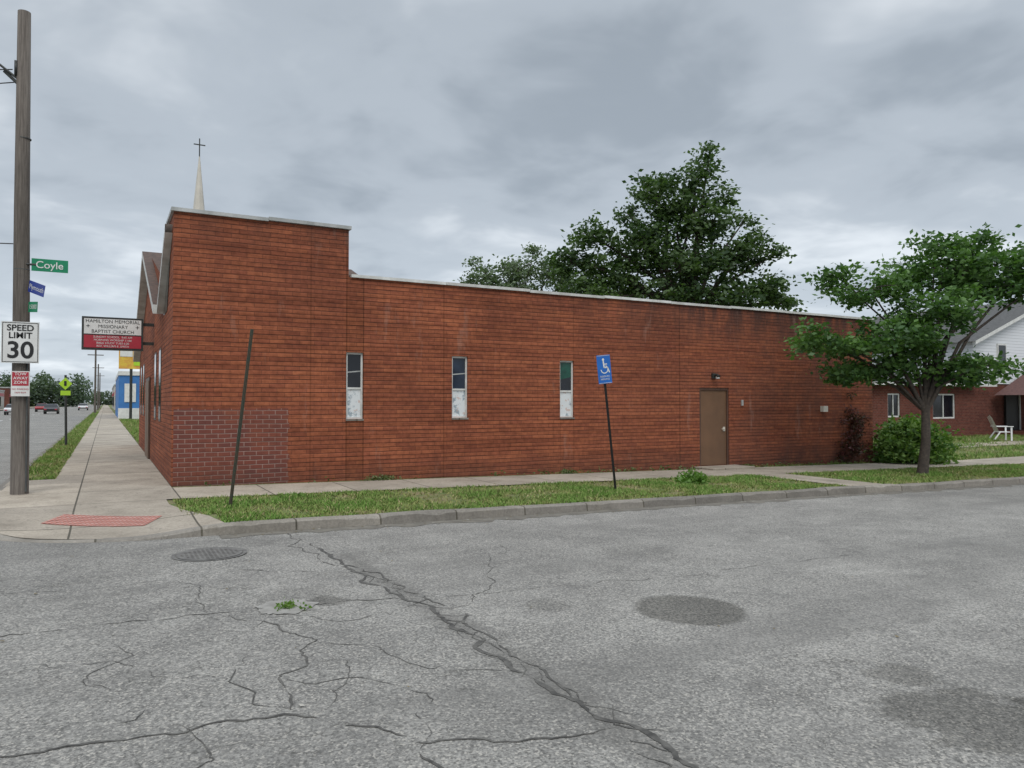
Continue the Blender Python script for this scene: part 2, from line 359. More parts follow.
for i in range(260):
    x=.2+i*.18; wdt=.18+.16*abs(mnoise.fractal(Vector((x*1.2,0,3)),.6,2.,4))*2
    cur=((x,-5.15,RZ(x,0)+.004),(x,-5.17-wdt,RZ(x,0)+.004))
    if pr: mb.face([pr[0],pr[1],cur[1],cur[0]],M['gut'])
    pr=cur
mb.obj('gutter_dirt')
# tactile pad
mb=MB(); c0=(-1.12,-3.66); an=math.radians(-28.6); ca,sa=math.cos(an),math.sin(an)
def P(u,v): return (c0[0]+u*ca-v*sa,c0[1]+u*sa+v*ca)
for i in range(9):
    for j in range(5):
        q=[P(-.70+1.40*(i+a)/9,-.27+.54*(j+b)/5) for a,b in((0,0),(1,0),(1,1),(0,1))]
        mb.face([(x,y,H(x,y)+.016) for x,y in q],M['tactile'])
for j in range(7):
    for i in range(23):
        x,y=P(-.66+.06*i,-.24+.08*j); z=H(x,y)+.017; r=.021
        t=[(x+r*math.cos(k*math.pi/4),y+r*math.sin(k*math.pi/4)) for k in range(8)]
        mb.face([(a,b,z+.006) for a,b in t],M['dome'])
mb.obj('tactile_paving')
sheet('far_block',rect(-120,-19,40,600),-.0,M['soil'],zf=lambda x,y:0)
sheet('far_sidewalk',rect(-22,-19.2,40,600),.012,M['walk'],zf=lambda x,y:0,parent=pav)
mb=MB(); 
for y in range(20,300,9): mb.face([(-9.6,y,-.122),(-9.45,y,-.122),(-9.45,y+3,-.122),(-9.6,y+3,-.122)],M['signwhite'])
mb.obj('lane_marking')

# cracks
mb=MB()
def crack(pts,w,seed,jit=.07,gap=.0):
    rr=random.Random(seed); P_=[]
    for a,b_ in zip(pts[:-1],pts[1:]):
        L=math.dist(a,b_); n=max(2,int(L/.04))
        for i in range(n):
            t=i/n; P_.append((a[0]+(b_[0]-a[0])*t,a[1]+(b_[1]-a[1])*t))
    P_.append(pts[-1]); Q=[]
    for i,(x,y) in enumerate(P_):
        q=Vector((x*3.1,y*3.1,seed)); q2=Vector((x*14,y*14,seed+5)); q3=Vector((x*40,y*40,seed+8))
        Q.append((x+jit*mnoise.noise(q)*1.4+.026*mnoise.noise(q2)+.012*mnoise.noise(q3),y+jit*mnoise.noise(q+Vector((9,3,0)))*1.4+.026*mnoise.noise(q2+Vector((4,4,4)))+.012*mnoise.noise(q3+Vector((4,4,4)))))
    pr=None
    for i,(x,y) in enumerate(Q):
        a=Q[max(0,i-1)]; b_=Q[min(len(Q)-1,i+1)]; dx,dy=b_[0]-a[0],b_[1]-a[1]; L=math.hypot(dx,dy)+1e-6; nx,ny=-dy/L,dx/L
        e=min(i,len(Q)-1-i)/8
        nn=mnoise.noise(Vector((x*5,y*5,seed+2)))
        ww=w*(.25+1.3*max(0,nn+.35)+.55*rr.random())*min(1,.2+e)
        if nn<-.35+gap: ww*=.15
        o1=ww*(.3+.4*rr.random()); o2=ww-o1
        z=RZ(x,y)+.004; cur=((x+nx*o1,y+ny*o1,z),(x-nx*o2,y-ny*o2,z))
        if pr: mb.face([pr[0],pr[1],cur[1],cur[0]],M['crack'])
        pr=cur
crack([(1.14,-6.14),(1.17,-8.45),(1.33,-9.81),(1.26,-11.03),(1.28,-11.75),(1.39,-12.29),(1.37,-12.85),(1.4,-16),(1.3,-20)],.034,1,.08)
crack([(1.2,-7.4),(1.42,-9.0),(1.5,-10.0),(1.42,-11.0),(1.38,-11.9)],.018,2,.1,.1)
crack([(1.05,-5.3),(.95,-6.6),(1.1,-7.6),(1.2,-8.6)],.010,3,.12,.15)
crack([(-3.5,-11.0),(-1.56,-11.12),(-1.04,-11.16),(-.21,-11.29),(.35,-11.97),(.8,-12.1),(1.3,-12.26)],.015,4,.08,.05)
crack([(.35,-11.97),(.3,-12.29),(.45,-12.8),(.3,-14)],.017,5,.08)
crack([(-.21,-11.29),(-.13,-10.79),(.23,-10.1),(.1,-9.6),(-.25,-9.02)],.012,6,.1,.05)
crack([(-.2,-10.1),(-.42,-10.6),(-.32,-11.04),(-.21,-11.29)],.008,7,.1,.1)
crack([(-4,-8.7),(-1.8,-8.83),(-.8,-8.91),(.25,-9.08),(.78,-9.08),(1.4,-9.3)],.011,8,.06,.1)
crack([(1.4,-9.3),(2.6,-9.4),(4.4,-9.57),(7,-9.6)],.006,9,.08,.3)
crack([(.23,-10.1),(.6,-10.5),(.75,-11.0),(1.3,-11.3)],.006,10,.15,.15)
crack([(-.13,-10.79),(.3,-10.9),(.55,-11.3),(.35,-11.97)],.007,11,.12,.1)
crack([(1.33,-9.81),(2.1,-9.2),(2.6,-8.2),(3.4,-7.2)],.006,12,.15,.3)
crack([(-2.6,-7.2),(-1.2,-7.6),(.3,-7.5),(1.17,-8.0)],.006,13,.1,.3)
crack([(-.25,-9.02),(-.5,-8.6),(-.3,-8.2),(-.6,-7.6)],.006,16,.15,.2)
crack([(-1.04,-11.16),(-.9,-10.6),(-1.2,-10.1),(-.9,-9.5)],.007,17,.15,.1)
crack([(-.42,-10.6),(-.8,-10.3),(-1.0,-9.9),(-1.6,-9.7)],.005,18,.15,.15)
crack([(-.05,-10.3),(.3,-10.6),(.25,-11.1),(-.05,-11.35)],.005,19,.12,.15)
crack([(-.7,-11.2),(-.6,-11.6),(-.9,-12.0),(-.7,-12.6)],.007,50,.12,.1)
crack([(-.2,-9.5),(.2,-9.4),(.5,-9.7),(.9,-9.6),(1.2,-9.9)],.005,51,.15,.15)
for k in range(22):
    yy=-8.2-k*.24; crack([(1.32+random.uniform(-.2,.2),yy),(1.35+random.uniform(-.1,.1),yy-.18),(1.33+random.uniform(-.22,.22),yy-.35)],.010,20+k,.08,.1)
mb.obj('road_cracks')
def manhole(x,y,r,name):
    e=empty(name); mb=MB(); z=RZ(x,y)
    seg=40
    for k in range(seg):
        a,b_=2*math.pi*k/seg,2*math.pi*(k+1)/seg
        for r0,r1,mt,zz in ((r,r*.9,M['iron'],.006),(r*.88,.0,M['iron'],.009)):
            q=[(x+r0*math.cos(a),y+r0*math.sin(a),z+zz),(x+r0*math.cos(b_),y+r0*math.sin(b_),z+zz),(x+r1*math.cos(b_),y+r1*math.sin(b_),z+zz),(x+r1*math.cos(a),y+r1*math.sin(a),z+zz)]
            mb.face(q if r1>0 else q[:3],mt)
    for i in range(-6,7):
        for j in range(-6,7):
            if (i*i+j*j)<38: mb.box((x+i*r*.12-.012,y+j*r*.12-.012,z+.008),(x+i*r*.12+.012,y+j*r*.12+.012,z+.013),M['iron'])
    mb.obj('cover',e)
manhole(-.05,-6.42,.40,'manhole_cover')
P_=[]
for i in range(60):
    t=2*math.pi*i/60; rr=.22*(1+.3*mnoise.fractal(Vector((math.cos(t)*1.6,math.sin(t)*1.6,5)),.6,2.,5)); P_.append((.24+math.cos(t)*rr*1.1,-9.06+math.sin(t)*rr))
sheet('broken_concrete_patch',P_,.006,simple('worn_patch',(.29,.28,.26),(.20,.19,.175),9,.9),zf=RZ)
# leaf litter and grit along the kerb and on the street
mb=MB(); lit=simple('litter_leaf',(.20,.15,.06),(.10,.08,.04),3,.9); grit=simple('pale_grit',(.45,.43,.38),(.3,.28,.25),9,.9)
for k in range(420):
    if k<300: x,y=random.uniform(.3,24),-5.2-abs(random.gauss(0,.16))
    elif k<340: x,y=random.uniform(-4,8),random.uniform(-13,-5.6)
    else: x,y=random.uniform(.2,18),random.uniform(-2.0,-.4)
    z=(RZ(x,y) if y<-5.15 else H(x,y)+.008)+.008; s_=random.uniform(.008,.026); t0=random.random()*6.28
    mb.face([(x+s_*math.cos(t0+a)*(1 if q%2 else .55),y+s_*math.sin(t0+a)*(1 if q%2 else .55),z+random.uniform(0,.006)) for q,a in enumerate((0,1.57,3.14,4.71))],lit if random.random()<.7 else grit)
mb.obj('leaf_litter')

# ------------------------------------------------------------ church
ch=empty('brick_church'); BR=M['brick']
HOLES=[(3.37,3.74,1.24,2.66),(5.82,6.22,1.24,2.65),(8.73,9.14,1.22,2.63),(13.28,14.38,-.17,2.0)]
def wall_y(mb,x0,x1,z0,z1,y,holes,mat,dep=.12):
    xs=sorted({x0,x1,*[q for h in holes for q in h[:2] if x0<q<x1]}); zs=sorted({z0,z1,*[q for h in holes for q in h[2:] if z0<q<z1]})
    for a,b_ in zip(xs[:-1],xs[1:]):
        for c,d in zip(zs[:-1],zs[1:]):
            mx,mz=(a+b_)/2,(c+d)/2
            if any(h[0]<mx<h[1] and h[2]<mz<h[3] for h in holes): continue
            mb.face([(a,y,c),(b_,y,c),(b_,y,d),(a,y,d)],mat)
    for h in holes:
        a,b_,c,d=h
        if a>=x1 or b_<=x0: continue
        mb.face([(a,y,c),(a,y,d),(a,y+dep,d),(a,y+dep,c)],mat); mb.face([(b_,y,c),(b_,y+dep,c),(b_,y+dep,d),(b_,y,d)],mat)
        mb.face([(a,y,d),(b_,y,d),(b_,y+dep,d),(a,y+dep,d)],mat); mb.face([(a,y,c),(a,y+dep,c),(b_,y+dep,c),(b_,y,c)],mat)
mb=MB(); EX=20.7; DY=15.5
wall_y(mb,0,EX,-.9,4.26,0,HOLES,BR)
mb.face([(0,0,4.26),(3.41,0,4.26),(3.41,0,5.27),(0,0,5.27)],BR)
mb.face([(3.41,0,4.26),(3.41,1.4,4.26),(3.41,1.4,5.27),(3.41,0,5.27)],BR)
mb.face([(0,1.4,4.2),(0,1.4,5.27),(3.41,1.4,5.27),(3.41,1.4,4.2)],BR)
mb.face([(0,0,-.9),(0,0,5.27),(0,1.4,5.27),(0,1.4,-.9)],BR)
mb.face([(0,1.4,-.9),(0,1.4,4.2),(0,DY,4.2),(0,DY,-.9)],BR)
mb.face([(EX,0,-.9),(EX,DY,-.9),(EX,DY,4.26),(EX,0,4.26)],BR); mb.face([(0,DY,-.9),(0,DY,4.26),(EX,DY,4.26),(EX,DY,-.9)],BR)
PK=(8.6,6.0)
mb.face([(-.002,2.2,4.2),(-.002,15,4.2),(-.002,PK[0],PK[1]-.1)],BR)
mb.obj('walls',ch)
mb=MB()
mb.face([(.3,.3,4.0),(EX-.3,.3,4.0),(EX-.3,DY-.3,4.0),(.3,DY-.3,4.0)],M['roofing'])
mb.face([(0,.1,5.1),(3.4,.1,5.1),(3.4,1.3,5.1),(0,1.3,5.1)],M['roofing'])
mb.obj('flat_roof',ch)
mb=MB(); CP=M['coping']
x=-.05
while x<3.44:
    L=min(1.8,3.46-x); dz=random.uniform(-.014,.014); mb.box((x,-.055,5.268+dz),(x+L-.006,.30,5.338+dz),CP); x+=L
mb.box((-.05,.302,5.262),(.28,1.45,5.33),CP); mb.box((3.16,.302,5.262),(3.46,1.45,5.33),CP)
x=3.462
while x<EX:
    L=min(2.2,EX+.05-x); dz=random.uniform(-.013,.013); mb.box((x,-.05,4.258+dz),(x+L-.008,.28,4.322+dz),random.choice([M['white'],M['whitetrim'],M['coping'],M['white']])); x+=L
mb.box((EX-.25,.282,4.25),(EX+.05,DY,4.33),M['white'])
mb.obj('coping',ch)
mb=MB()
def slab(y0,z0,y1,z1,x0,x1,th,mat):
    mb.face([(x0,y0,z0),(x1,y0,z0),(x1,y1,z1),(x0,y1,z1)],mat); mb.face([(x0,y0,z0-th),(x0,y1,z1-th),(x1,y1,z1-th),(x1,y0,z0-th)],M['whitetrim'])
    mb.face([(x0,y0,z0-th),(x0,y0,z0),(x0,y1,z1),(x0,y1,z1-th)],M['whitetrim'])
    mb.face([(x0,y0,z0),(x0,y0,z0-th),(x1,y0,z0-th),(x1,y0,z0)],M['whitetrim'])
slab(2.6,3.75,PK[0],PK[1],-.22,6,.2,M['shingle']); slab(PK[0],PK[1],15.6,3.3,-.22,6,.2,M['shingle'])
slab(2.6,3.72,.25,5.05,-.14,-.004,.16,M['whitetrim'])
mb.face([(-.012,1.45,3.5),(-.012,2.4,3.5),(-.012,1.6,4.3),(-.012,.75,4.5)],M['glass'])
mb.obj('gable_roof',ch)
mb=MB()
for y0,y1,z0,z1 in ((3.2,3.8,1.2,2.8),(5,5.6,1.2,2.8),(11.5,12.1,1.2,2.8),(13.3,13.9,1.2,2.8)):
    mb.box((-.012,y0-.05,z0-.05),(.02,y1+.05,z1+.05),M['doorframe']); mb.box((-.016,y0,z0),(-.0121,y1,z1),M['glass'])
mb.box((-.04,7.6,0.02),(.02,9.6,2.3),M['doorframe']); mb.box((-.055,7.7,.02),(-.041,8.55,2.2),M['door']); mb.box((-.055,8.65,.02),(-.041,9.5,2.2),M['door'])
mb.obj('street_front',ch)
for i,(a,b_,c,d) in enumerate(HOLES[:3]):
    mb=MB(); W=M['white']; y=.05; t=.04; mid=c+(d-c)*.46
    mb.box((a,y,c),(a+t,y+.05,d),W); mb.box((b_-t,y,c),(b_,y+.05,d),W)
    mb.box((a+t,y,d-t),(b_-t,y+.05,d),W); mb.box((a+t,y,c),(b_-t,y+.05,c+t),W); mb.box((a+t,y+.003,mid-.02),(b_-t,y+.047,mid+.02),W)
    mb.box((a-.01,-.02,c-.04),(b_+.01,y-.003,c-.002),M['kerb'])
    g=[M['glass'],M['bglass'],M['glass']][i]
    mb.face([(a+t,y+.03,mid),(b_-t,y+.03,mid),(b_-t,y+.03,d-t),(a+t,y+.03,d-t)],g)
    mb.face([(a+t,y+.028,c+t),(b_-t,y+.028,c+t),(b_-t,y+.028,mid),(a+t,y+.028,mid)],M['picture'])
    if i==2: mb.face([(a+t,y+.026,mid+.28),(b_-t,y+.026,mid+.36),(b_-t,y+.026,d-t),(a+t,y+.026,d-t)],M['gglass']) 
    else: mb.face([(a+t,y+.026,mid+.33),(b_-t,y+.026,mid+.36),(b_-t,y+.026,mid+.385),(a+t,y+.026,mid+.355)],M['coping'])
    mb.obj('window',ch)
mb=MB(); a,b_,c,d=HOLES[3]
mb.box((a,.02,c),(a+.06,.12,d),M['doorframe']); mb.box((b_-.06,.02,c),(b_,.12,d),M['doorframe']); mb.box((a+.06,.02,d-.07),(b_-.06,.12,d),M['doorframe'])
mb.box((a+.063,.05,c+.01),(b_-.063,.10,d-.073),M['door'])
mb.box((b_-.19,.03,.78),(b_-.12,.05,.9),M['steel']); mb.tube([(b_-.16,.01,.84),(b_-.26,.01,.84)],[.012,.012],M['steel'])
for z in (.1,.95,1.75): mb.box((a+.055,.035,z),(a+.075,.05,z+.1),M['dark'])
mb.obj('door',ch)
mb=MB(); mb.box((13.05,-.75,H(13,0)-.1),(14.6,-.003,-.172),M['walk']); mb.obj('door_step',ch,bevel=.01)
mb=MB(); mb.box((13.72,-.05,2.26),(13.86,0,2.40),M['dark']); mb.tube([(13.79,-.04,2.33),(13.79,-.16,2.36),(13.79,-.22,2.30)],[.025,.03,.06],M['dark']); mb.box((13.75,-.21,2.25),(13.83,-.15,2.30),M['signwhite']); mb.obj('wall_lamp',ch)
mb=MB(); mb.box((18.2,-.12,1.3),(18.4,0,1.48),M['steel']); mb.box((14.85,-.04,1.5),(14.91,0,1.66),M['coping']); mb.obj('meter_box',ch)
mb=MB(); sx,sy=1.24,8.0
mb.tube([(sx,sy,5.5),(sx,sy,6.6)],[.28,.28],M['steel'],8); mb.tube([(sx,sy,6.6),(sx,sy,6.72),(sx,sy,8.85)],[.34,.21,.015],M['steel'],8)
mb.tube([(sx,sy,8.8),(sx,sy,9.38)],[.016,.016],M['dark'],6); mb.box((sx-.16,sy-.012,9.18),(sx+.16,sy+.012,9.208),M['dark'])
mb.obj('steeple',ch)

# hanging sign
cs=empty('church_sign'); mb=MB(); y=6.3
mb.box((-1.66,y-.12,2.94),(-.26,y+.12,3.78),M['dark']); mb.box((-1.61,y-.128,3.34),(-.31,y-.121,3.73),M['signwhite']); mb.box((-1.61,y-.128,2.99),(-.31,y-.121,3.31),M['red'])
mb.box((-.26,y-.03,3.1),(0,y+.03,3.18),M['dark']); mb.box((-.26,y-.03,3.6),(0,y+.03,3.68),M['dark'])
mb.obj('cabinet',cs)
for k,tx in enumerate(('HAMILTON MEMORIAL','MISSIONARY','BAPTIST CHURCH')):
    text('letters',tx,(-.96,y-.132,3.665-k*.13),.12,M['black'],cs,bold=.0)
for k,tx in enumerate(('SUNDAY SCHOOL  9:45 AM','MORNING WORSHIP 11:00','BIBLE STUDY TUES 6:30','REV. WILLIAM E. SMITH')):
    text('letters',tx,(-.96,y-.132,3.265-k*.078),.072,M['signwhite'],cs,bold=.0)
for xx in (-1.52,-.4): text('cross','+',(xx,y-.132,3.53),.18,M['black'],cs)

# ------------------------------------------------------------ utility pole and signs
up=empty('utility_pole'); mb=MB(); px,py=-2.4,-.09
mb.tube([(px,py,-.1),(px-.005,py,2),(px-.03,py,5),(px-.04,py,8.45)],[.140,.133,.118,.10],M['wood'],20)
mb.tube([(px-.12,py,7.25),(px-.5,py-.1,7.5)],[.02,.02],M['dark'],6); mb.tube([(px-.1,py,7.15),(px-.32,py,7.35)],[.03,.03],M['dark'],6)
mb.box((px-.17,py-.06,7.3),(px-.12,py+.06,7.55),M['dark'])
mb.tube([(px+.1,py-.10,0.05),(px+.09,py-.10,2.6)],[.018,.018],M['dark'],6)
for z in (2.9,3.9,6.2): mb.tube([(px-.02,py,z),(px-.02,py,z+.015)],[.136-.003*z,.136-.003*z],M['dark'],20)
mb.obj('pole',up,smooth=True)
def wire(name,a,b_,sag,r=.010):
    a,b_=Vector(a),Vector(b_); P_=[]
    for i in range(17):
        t=i/16; p=a.lerp(b_,t); p.z-=sag*4*t*(1-t); P_.append(p)
    w=MB(); w.tube(P_,[r]*17,M['black'],5); return w.obj(name,up)
wire('wire',(px-.2,py,7.4),(-26,10,8),.5); wire('wire',(px-.15,py,4.35),(-26,6,6),.5); wire('wire',(px-.1,py,7.2),(-26,12,7.6),.7)
ss=empty('speed_limit_sign'); mb=MB(); y=py-.19
mb.box((px-.28,y-.006,2.27),(px+.27,y,2.98),M['signwhite'])
for a,b_,c,d in ((-.265,.255,2.955,2.965),(-.265,.255,2.285,2.295),(-.265,-.255,2.295,2.955),(.245,.255,2.295,2.955)): mb.box((px+a,y-.009,c),(px+b_,y-.0061,d),M['black'])
mb.box((px-.04,y+.001,2.4),(px+.0,y+.06,2.9),M['dark'])
mb.obj('plate',ss)
cx=px-.005
text('letters','SPEED',(cx,y-.010,2.87),.145,M['black'],ss,bold=.003); text('letters','LIMIT',(cx,y-.010,2.74),.145,M['black'],ss,bold=.003); text('letters','30',(cx,y-.010,2.48),.40,M['black'],ss,bold=.008)
ps=empty('parking_sign'); mb=MB(); mb.box((px-.13,y-.006,1.70),(px+.14,y,2.13),M['signwhite']); mb.box((px-.115,y-.009,1.88),(px+.125,y-.0061,2.115),M['red']); mb.obj('plate',ps)
for k,tx in enumerate(('TOW','AWAY','ZONE')): text('letters',tx,(px+.005,y-.010,2.08-k*.072),.07,M['signwhite'],ps,bold=.001)
text('letters','NO PARKING',(px+.005,y-.010,1.82),.04,M['red'],ps); text('letters','7AM-9AM',(px+.005,y-.010,1.76),.04,M['red'],ps)
st=empty('street_name_sign'); mb=MB(); mb.box((px+.13,y+.1,3.89),(px+.68,y+.106,4.11),M['green']); mb.tube([(px,y+.11,4.0),(px+.2,y+.11,4.0)],[.02,.02],M['dark'],6); mb.obj('plate',st)
text('letters','Coyle',(px+.40,y+.094,4.0),.175,M['signwhite'],st,bold=.001)
def bladesign(name,z,L,h,mat,rz,tilt,txt):
    e=empty(name); mb=MB(); mb.box((.0,-.003,-h/2),(L,.003,h/2),mat); mb.obj('plate',e)
    text('letters',txt,(L/2,-.005,0),h*.6,M['signwhite'],e)
    e.location=(px+.10,py-.12,z); e.rotation_euler=(0,tilt,rz)
bladesign('street_name_sign',3.62,.5,.2,M['navy'],math.radians(-58),math.radians(16),'Plymouth')
bladesign('street_name_sign',3.25,.32,.18,M['green'],math.radians(-62),math.radians(4),'15000')

def uchannel(mb,a,b_,w,mat):
    a,b_=Vector(a),Vector(b_)
    for dx,dy,ww in ((0,0,w),(-w*.6,-w*.3,w*.35),(w*.6,-w*.3,w*.35)):
        mb.tube([a+Vector((dx,dy,0)),b_+Vector((dx,dy,0))],[ww*.6]*2,mat,4)
mb=MB(); uchannel(mb,(.57,-3.3,-.3),(.89,-3.38,2.74),.032,simple('weathered_green_post',(.045,.06,.045),(.08,.055,.035),12,.8)); mb.obj('sign_post')
hs=empty('disabled_parking_sign'); mb=MB(); hx,hy=7.8,-3.55
top=(hx-.38,hy-.05,2.5); uchannel(mb,(hx,hy,-.4),top,.036,M['black']); mb.obj('post',hs)
def symb(e):
    mb=MB(); W=M['signwhite']; y=-.008
    mb.box((-.15,-.005,-.28),(.15,0,.28),M['blue'])
    def fl(p,q,w):
        p,q=Vector(p),Vector(q); d=(q-p).normalized(); n=Vector((-d.y,d.x))*w/2
        mb.face([(v.x,y,v.y) for v in (p+n,p-n,q-n,q+n)],W)
    for k in range(10,30):
        a,b_=k/30*2*math.pi+1.1,(k+1)/30*2*math.pi+1.1; R,r=.085,.066
        mb.face([(R*math.cos(a),y,R*math.sin(a)),(R*math.cos(b_),y,R*math.sin(b_)),(r*math.cos(b_),y,r*math.sin(b_)),(r*math.cos(a),y,r*math.sin(a))],W)
    fl((-.01,.16),(-.0,.03),.03); fl((0,.1),(.07,.1),.02); fl((0,.035),(.075,.035),.025); fl((.07,.04),(.11,-.07),.025)
    mb.face([(-.01+.026*math.cos(k*math.pi/5),y,.19+.026*math.sin(k*math.pi/5)) for k in range(10)],W)
    for s_ in ((-.14,.14,.265,.271),(-.14,.14,-.271,-.265)): mb.box((s_[0],-.008,s_[2]),(s_[1],-.0051,s_[3]),W)
    mb.obj('plate',e)
pl=empty('plate_mount'); symb(pl); pl.parent=hs; pl.location=(hx-.355,hy-.09,2.24); pl.rotation_euler=(0,math.radians(-6),math.radians(-6))
for k,tx in enumerate(('RESERVED','PARKING')):
    text('letters',tx,(0,-.01,-.14-k*.055),.048,M['signwhite'],pl)
sc=empty('pedestrian_crossing_sign'); mb=MB(); qx,qy=-2.37,16.6
mb.tube([(qx,qy,-.1),(qx-.05,qy,2.6)],[.045,.04],M['dark'],8)
mb.face([(qx-.05,qy-.06,2.05),(qx+.17,qy-.06,2.28),(qx-.05,qy-.06,2.51),(qx-.27,qy-.06,2.28)],M['lime']); mb.box((qx-.2,qy-.065,1.85),(qx+.12,qy-.06,2.02),M['lime'])
mb.box((qx-.09,qy-.07,2.2),(qx-.01,qy-.0661,2.38),M['black']); mb.obj('post_and_plates',sc)

# ------------------------------------------------------------ vegetation
def leaf_mesh(name,C,size,cols,parent,mat,flat=.5,jsize=.4):
    n=len(C); C=np.asarray(C)
    d=RNG.normal(size=(n,3)); d[:,2]*=flat; d/=np.linalg.norm(d,axis=1)[:,None]
    r=RNG.normal(size=(n,3)); w=np.cross(d,r); w/=np.linalg.norm(w,axis=1)[:,None]
    s=(size*(1+jsize*RNG.uniform(-1,1,n)))[:,None]
    V=np.stack([C-d*s*.5,C+w*s*.28,C+d*s*.5,C-w*s*.28],1).reshape(-1,3)
    me=bpy.data.meshes.new(name); me.vertices.add(4*n); me.vertices.foreach_set('co',V.ravel().astype(np.float32))
    me.loops.add(4*n); me.loops.foreach_set('vertex_index',np.arange(4*n,dtype=np.int32)); me.polygons.add(n)
    me.polygons.foreach_set('loop_start',np.arange(0,4*n,4,dtype=np.int32)); me.polygons.foreach_set('loop_total',np.full(n,4,dtype=np.int32))
    me.update(calc_edges=True)
    ca=me.color_attributes.new('Col','FLOAT_COLOR','POINT'); cc=np.ones((4*n,4),np.float32); cc[:,:3]=np.repeat(np.asarray(cols),4,0); ca.data.foreach_set('color',cc.ravel())
    me.materials.append(mat); o=bpy.data.objects.new(name,me); S.collection.objects.link(o)
    if parent: o.parent=parent
    return o
RV=Vector((.8773,-.4805,0)); FV=Vector((.4799,.877,0))
def tree(name,base,fork_z,r0,lobes,leaf,cpm,lpc,crad,c1,c2,lean=(0,0),twigs=.5,seed=1,spread=1.12,vs=.55):
    rr=random.Random(seed); e=empty(name); mb=MB(); B=Vector(base); fork=B+RV*lean[0]+FV*lean[1]+Vector((0,0,fork_z))
    mb.tube([B-Vector((0,0,.2)),B+Vector((0,0,.12)),B.lerp(fork,.5)+RV*.04,fork],[r0*1.5,r0*1.1,r0*.9,r0*.8],M['twig'],10)
    pts=[];cols=[]
    for (r,f,z,a,b_,c) in lobes:
        L=Vector((B.x,B.y,0))+RV*r+FV*f+Vector((0,0,z)); d=L-fork
        mid1=fork+d*.35+Vector((0,0,.12*d.length))+RV*rr.uniform(-.1,.1)*d.length; mid2=fork+d*.7+Vector((0,0,.08*d.length))
        rl=r0*.5*(a*b_*c)**.12
        mb.tube([fork-Vector((0,0,.1)),mid1,mid2,L],[rl,rl*.7,rl*.45,rl*.2],M['twig'],6)
        nc=max(5,int(cpm*(a*b_*c)**(2/3)*4))
        for k in range(nc):
            u=Vector([rr.gauss(0,1) for _ in range(3)]).normalized(); q=rr.uniform(.25,spread)**.6
            p=L+RV*(u.x*a*q)+FV*(u.y*b_*q)+Vector((0,0,u.z*c*q))
            if rr.random()<twigs:
                m_=(L+p)/2+Vector((0,0,.05)); mb.tube([L,m_,p],[rl*.2,rl*.13,rl*.05],M['twig'],4,cap=False)
            n=int(lpc*rr.uniform(.5,1.4)); cr=crad*rr.uniform(.6,1.35)
            off=RNG.normal(size=(n,3))*np.array([1,1,vs])*cr*.5
            pts.append(np.array(p)+off); t=rr.random(); t2=RNG.uniform(-.25,.25,n)
            tt=np.clip(t+t2,0,1)[:,None]; cols.append(np.array(c1)*(1-tt)+np.array(c2)*tt)
    mb.obj('trunk_and_limbs',e,smooth=True)
    leaf_mesh('foliage',np.concatenate(pts),leaf,np.concatenate(cols),e,M['leaf'])
    return e
tree('street_tree',(17.8,-3.5,-.32),1.75,.13,[
 (.74,.2,5.15,1.4,1.3,.55),(-1.35,0,4.6,1.0,1.1,.42),(2.2,.3,5.2,1.3,1.3,.55),(-2.4,.2,3.05,.95,1.0,.33),(-1.2,-.4,3.3,1.1,1.1,.42),
 (.2,-.6,4.0,1.2,1.3,.55),(2.1,.4,4.6,1.1,1.3,.3),(-1.6,.4,2.35,.9,.9,.3),(.8,.4,2.3,1.1,1.1,.3),(1.5,0,5.75,.7,.7,.28),(.45,0,5.75,.6,.6,.28),
 (3.3,0,4.8,.9,1.1,.4),(-2.0,.2,4.95,.5,.5,.22),(-.3,.6,3.1,1.0,1.0,.5),(-3.0,-.2,3.4,.4,.5,.22),(1.2,-.4,2.5,.8,.9,.3),(3.4,.2,5.5,.8,.8,.4),(-.9,.3,2.5,.9,.9,.3)],
 .145,14,50,.40,(.045,.10,.028),(.12,.22,.055),lean=(.1,0),seed=4,twigs=.35,spread=1.12,vs=.42)
tree('maple_tree',(26.5,15,0),5.5,.38,[
 (1.1,0,14.7,.4,.5,1.1),(.4,0,13.5,.9,1,1.0),(-1.7,0,12.8,1.2,1.5,1.0),(.7,0,11.4,1.9,2.0,1.1),(-2.3,0,10.2,1.6,1.8,1.2),(-5.3,0,10.6,.95,1.2,.7),(-6.2,0,9.2,1.1,1.2,.6),
 (-4.2,.5,8.8,1.5,1.6,.9),(2.9,0,9.4,1.4,1.7,.8),(4.2,0,7.8,1.1,1.4,.5),(5.0,0,6.9,.9,1,.35),(3.0,0,11.4,.5,.5,.3),(0,0,8.9,2.2,2.3,1.0),(1.9,0,12.9,.4,.5,.5),(-3.2,0,11.8,.5,.6,.5),(4.6,0,9.5,.5,.6,.35),
 (-2,0,7.4,2.5,2.3,.8),(2.2,0,7.2,2.2,2.2,.7),(-5.3,0,7.6,1.3,1.4,.7),(3.6,0,10.5,.5,.5,.3),(-.8,0,11.7,1,1.2,.6)],
 .26,7,38,.66,(.035,.068,.024),(.095,.150,.045),twigs=.35,seed=9,spread=1.35)
tree('background_tree',(28.5,37,0),7,.3,[
 (-.2,0,12.4,1.6,2,1.0),(-3.0,0,11.8,1.2,1.6,.7),(2.4,0,12.0,1.4,1.8,1.0),(3.6,0,11.0,1.2,1.4,.9),(-1,0,10.5,2.3,2.5,1.0),(-3.8,0,13.0,.5,.5,.3),(1,0,14.0,.7,.8,.4),(-4.2,0,11.3,.5,.5,.3)],
 .28,6,30,.75,(.09,.125,.075),(.17,.22,.13),twigs=.6,seed=12,spread=1.3)
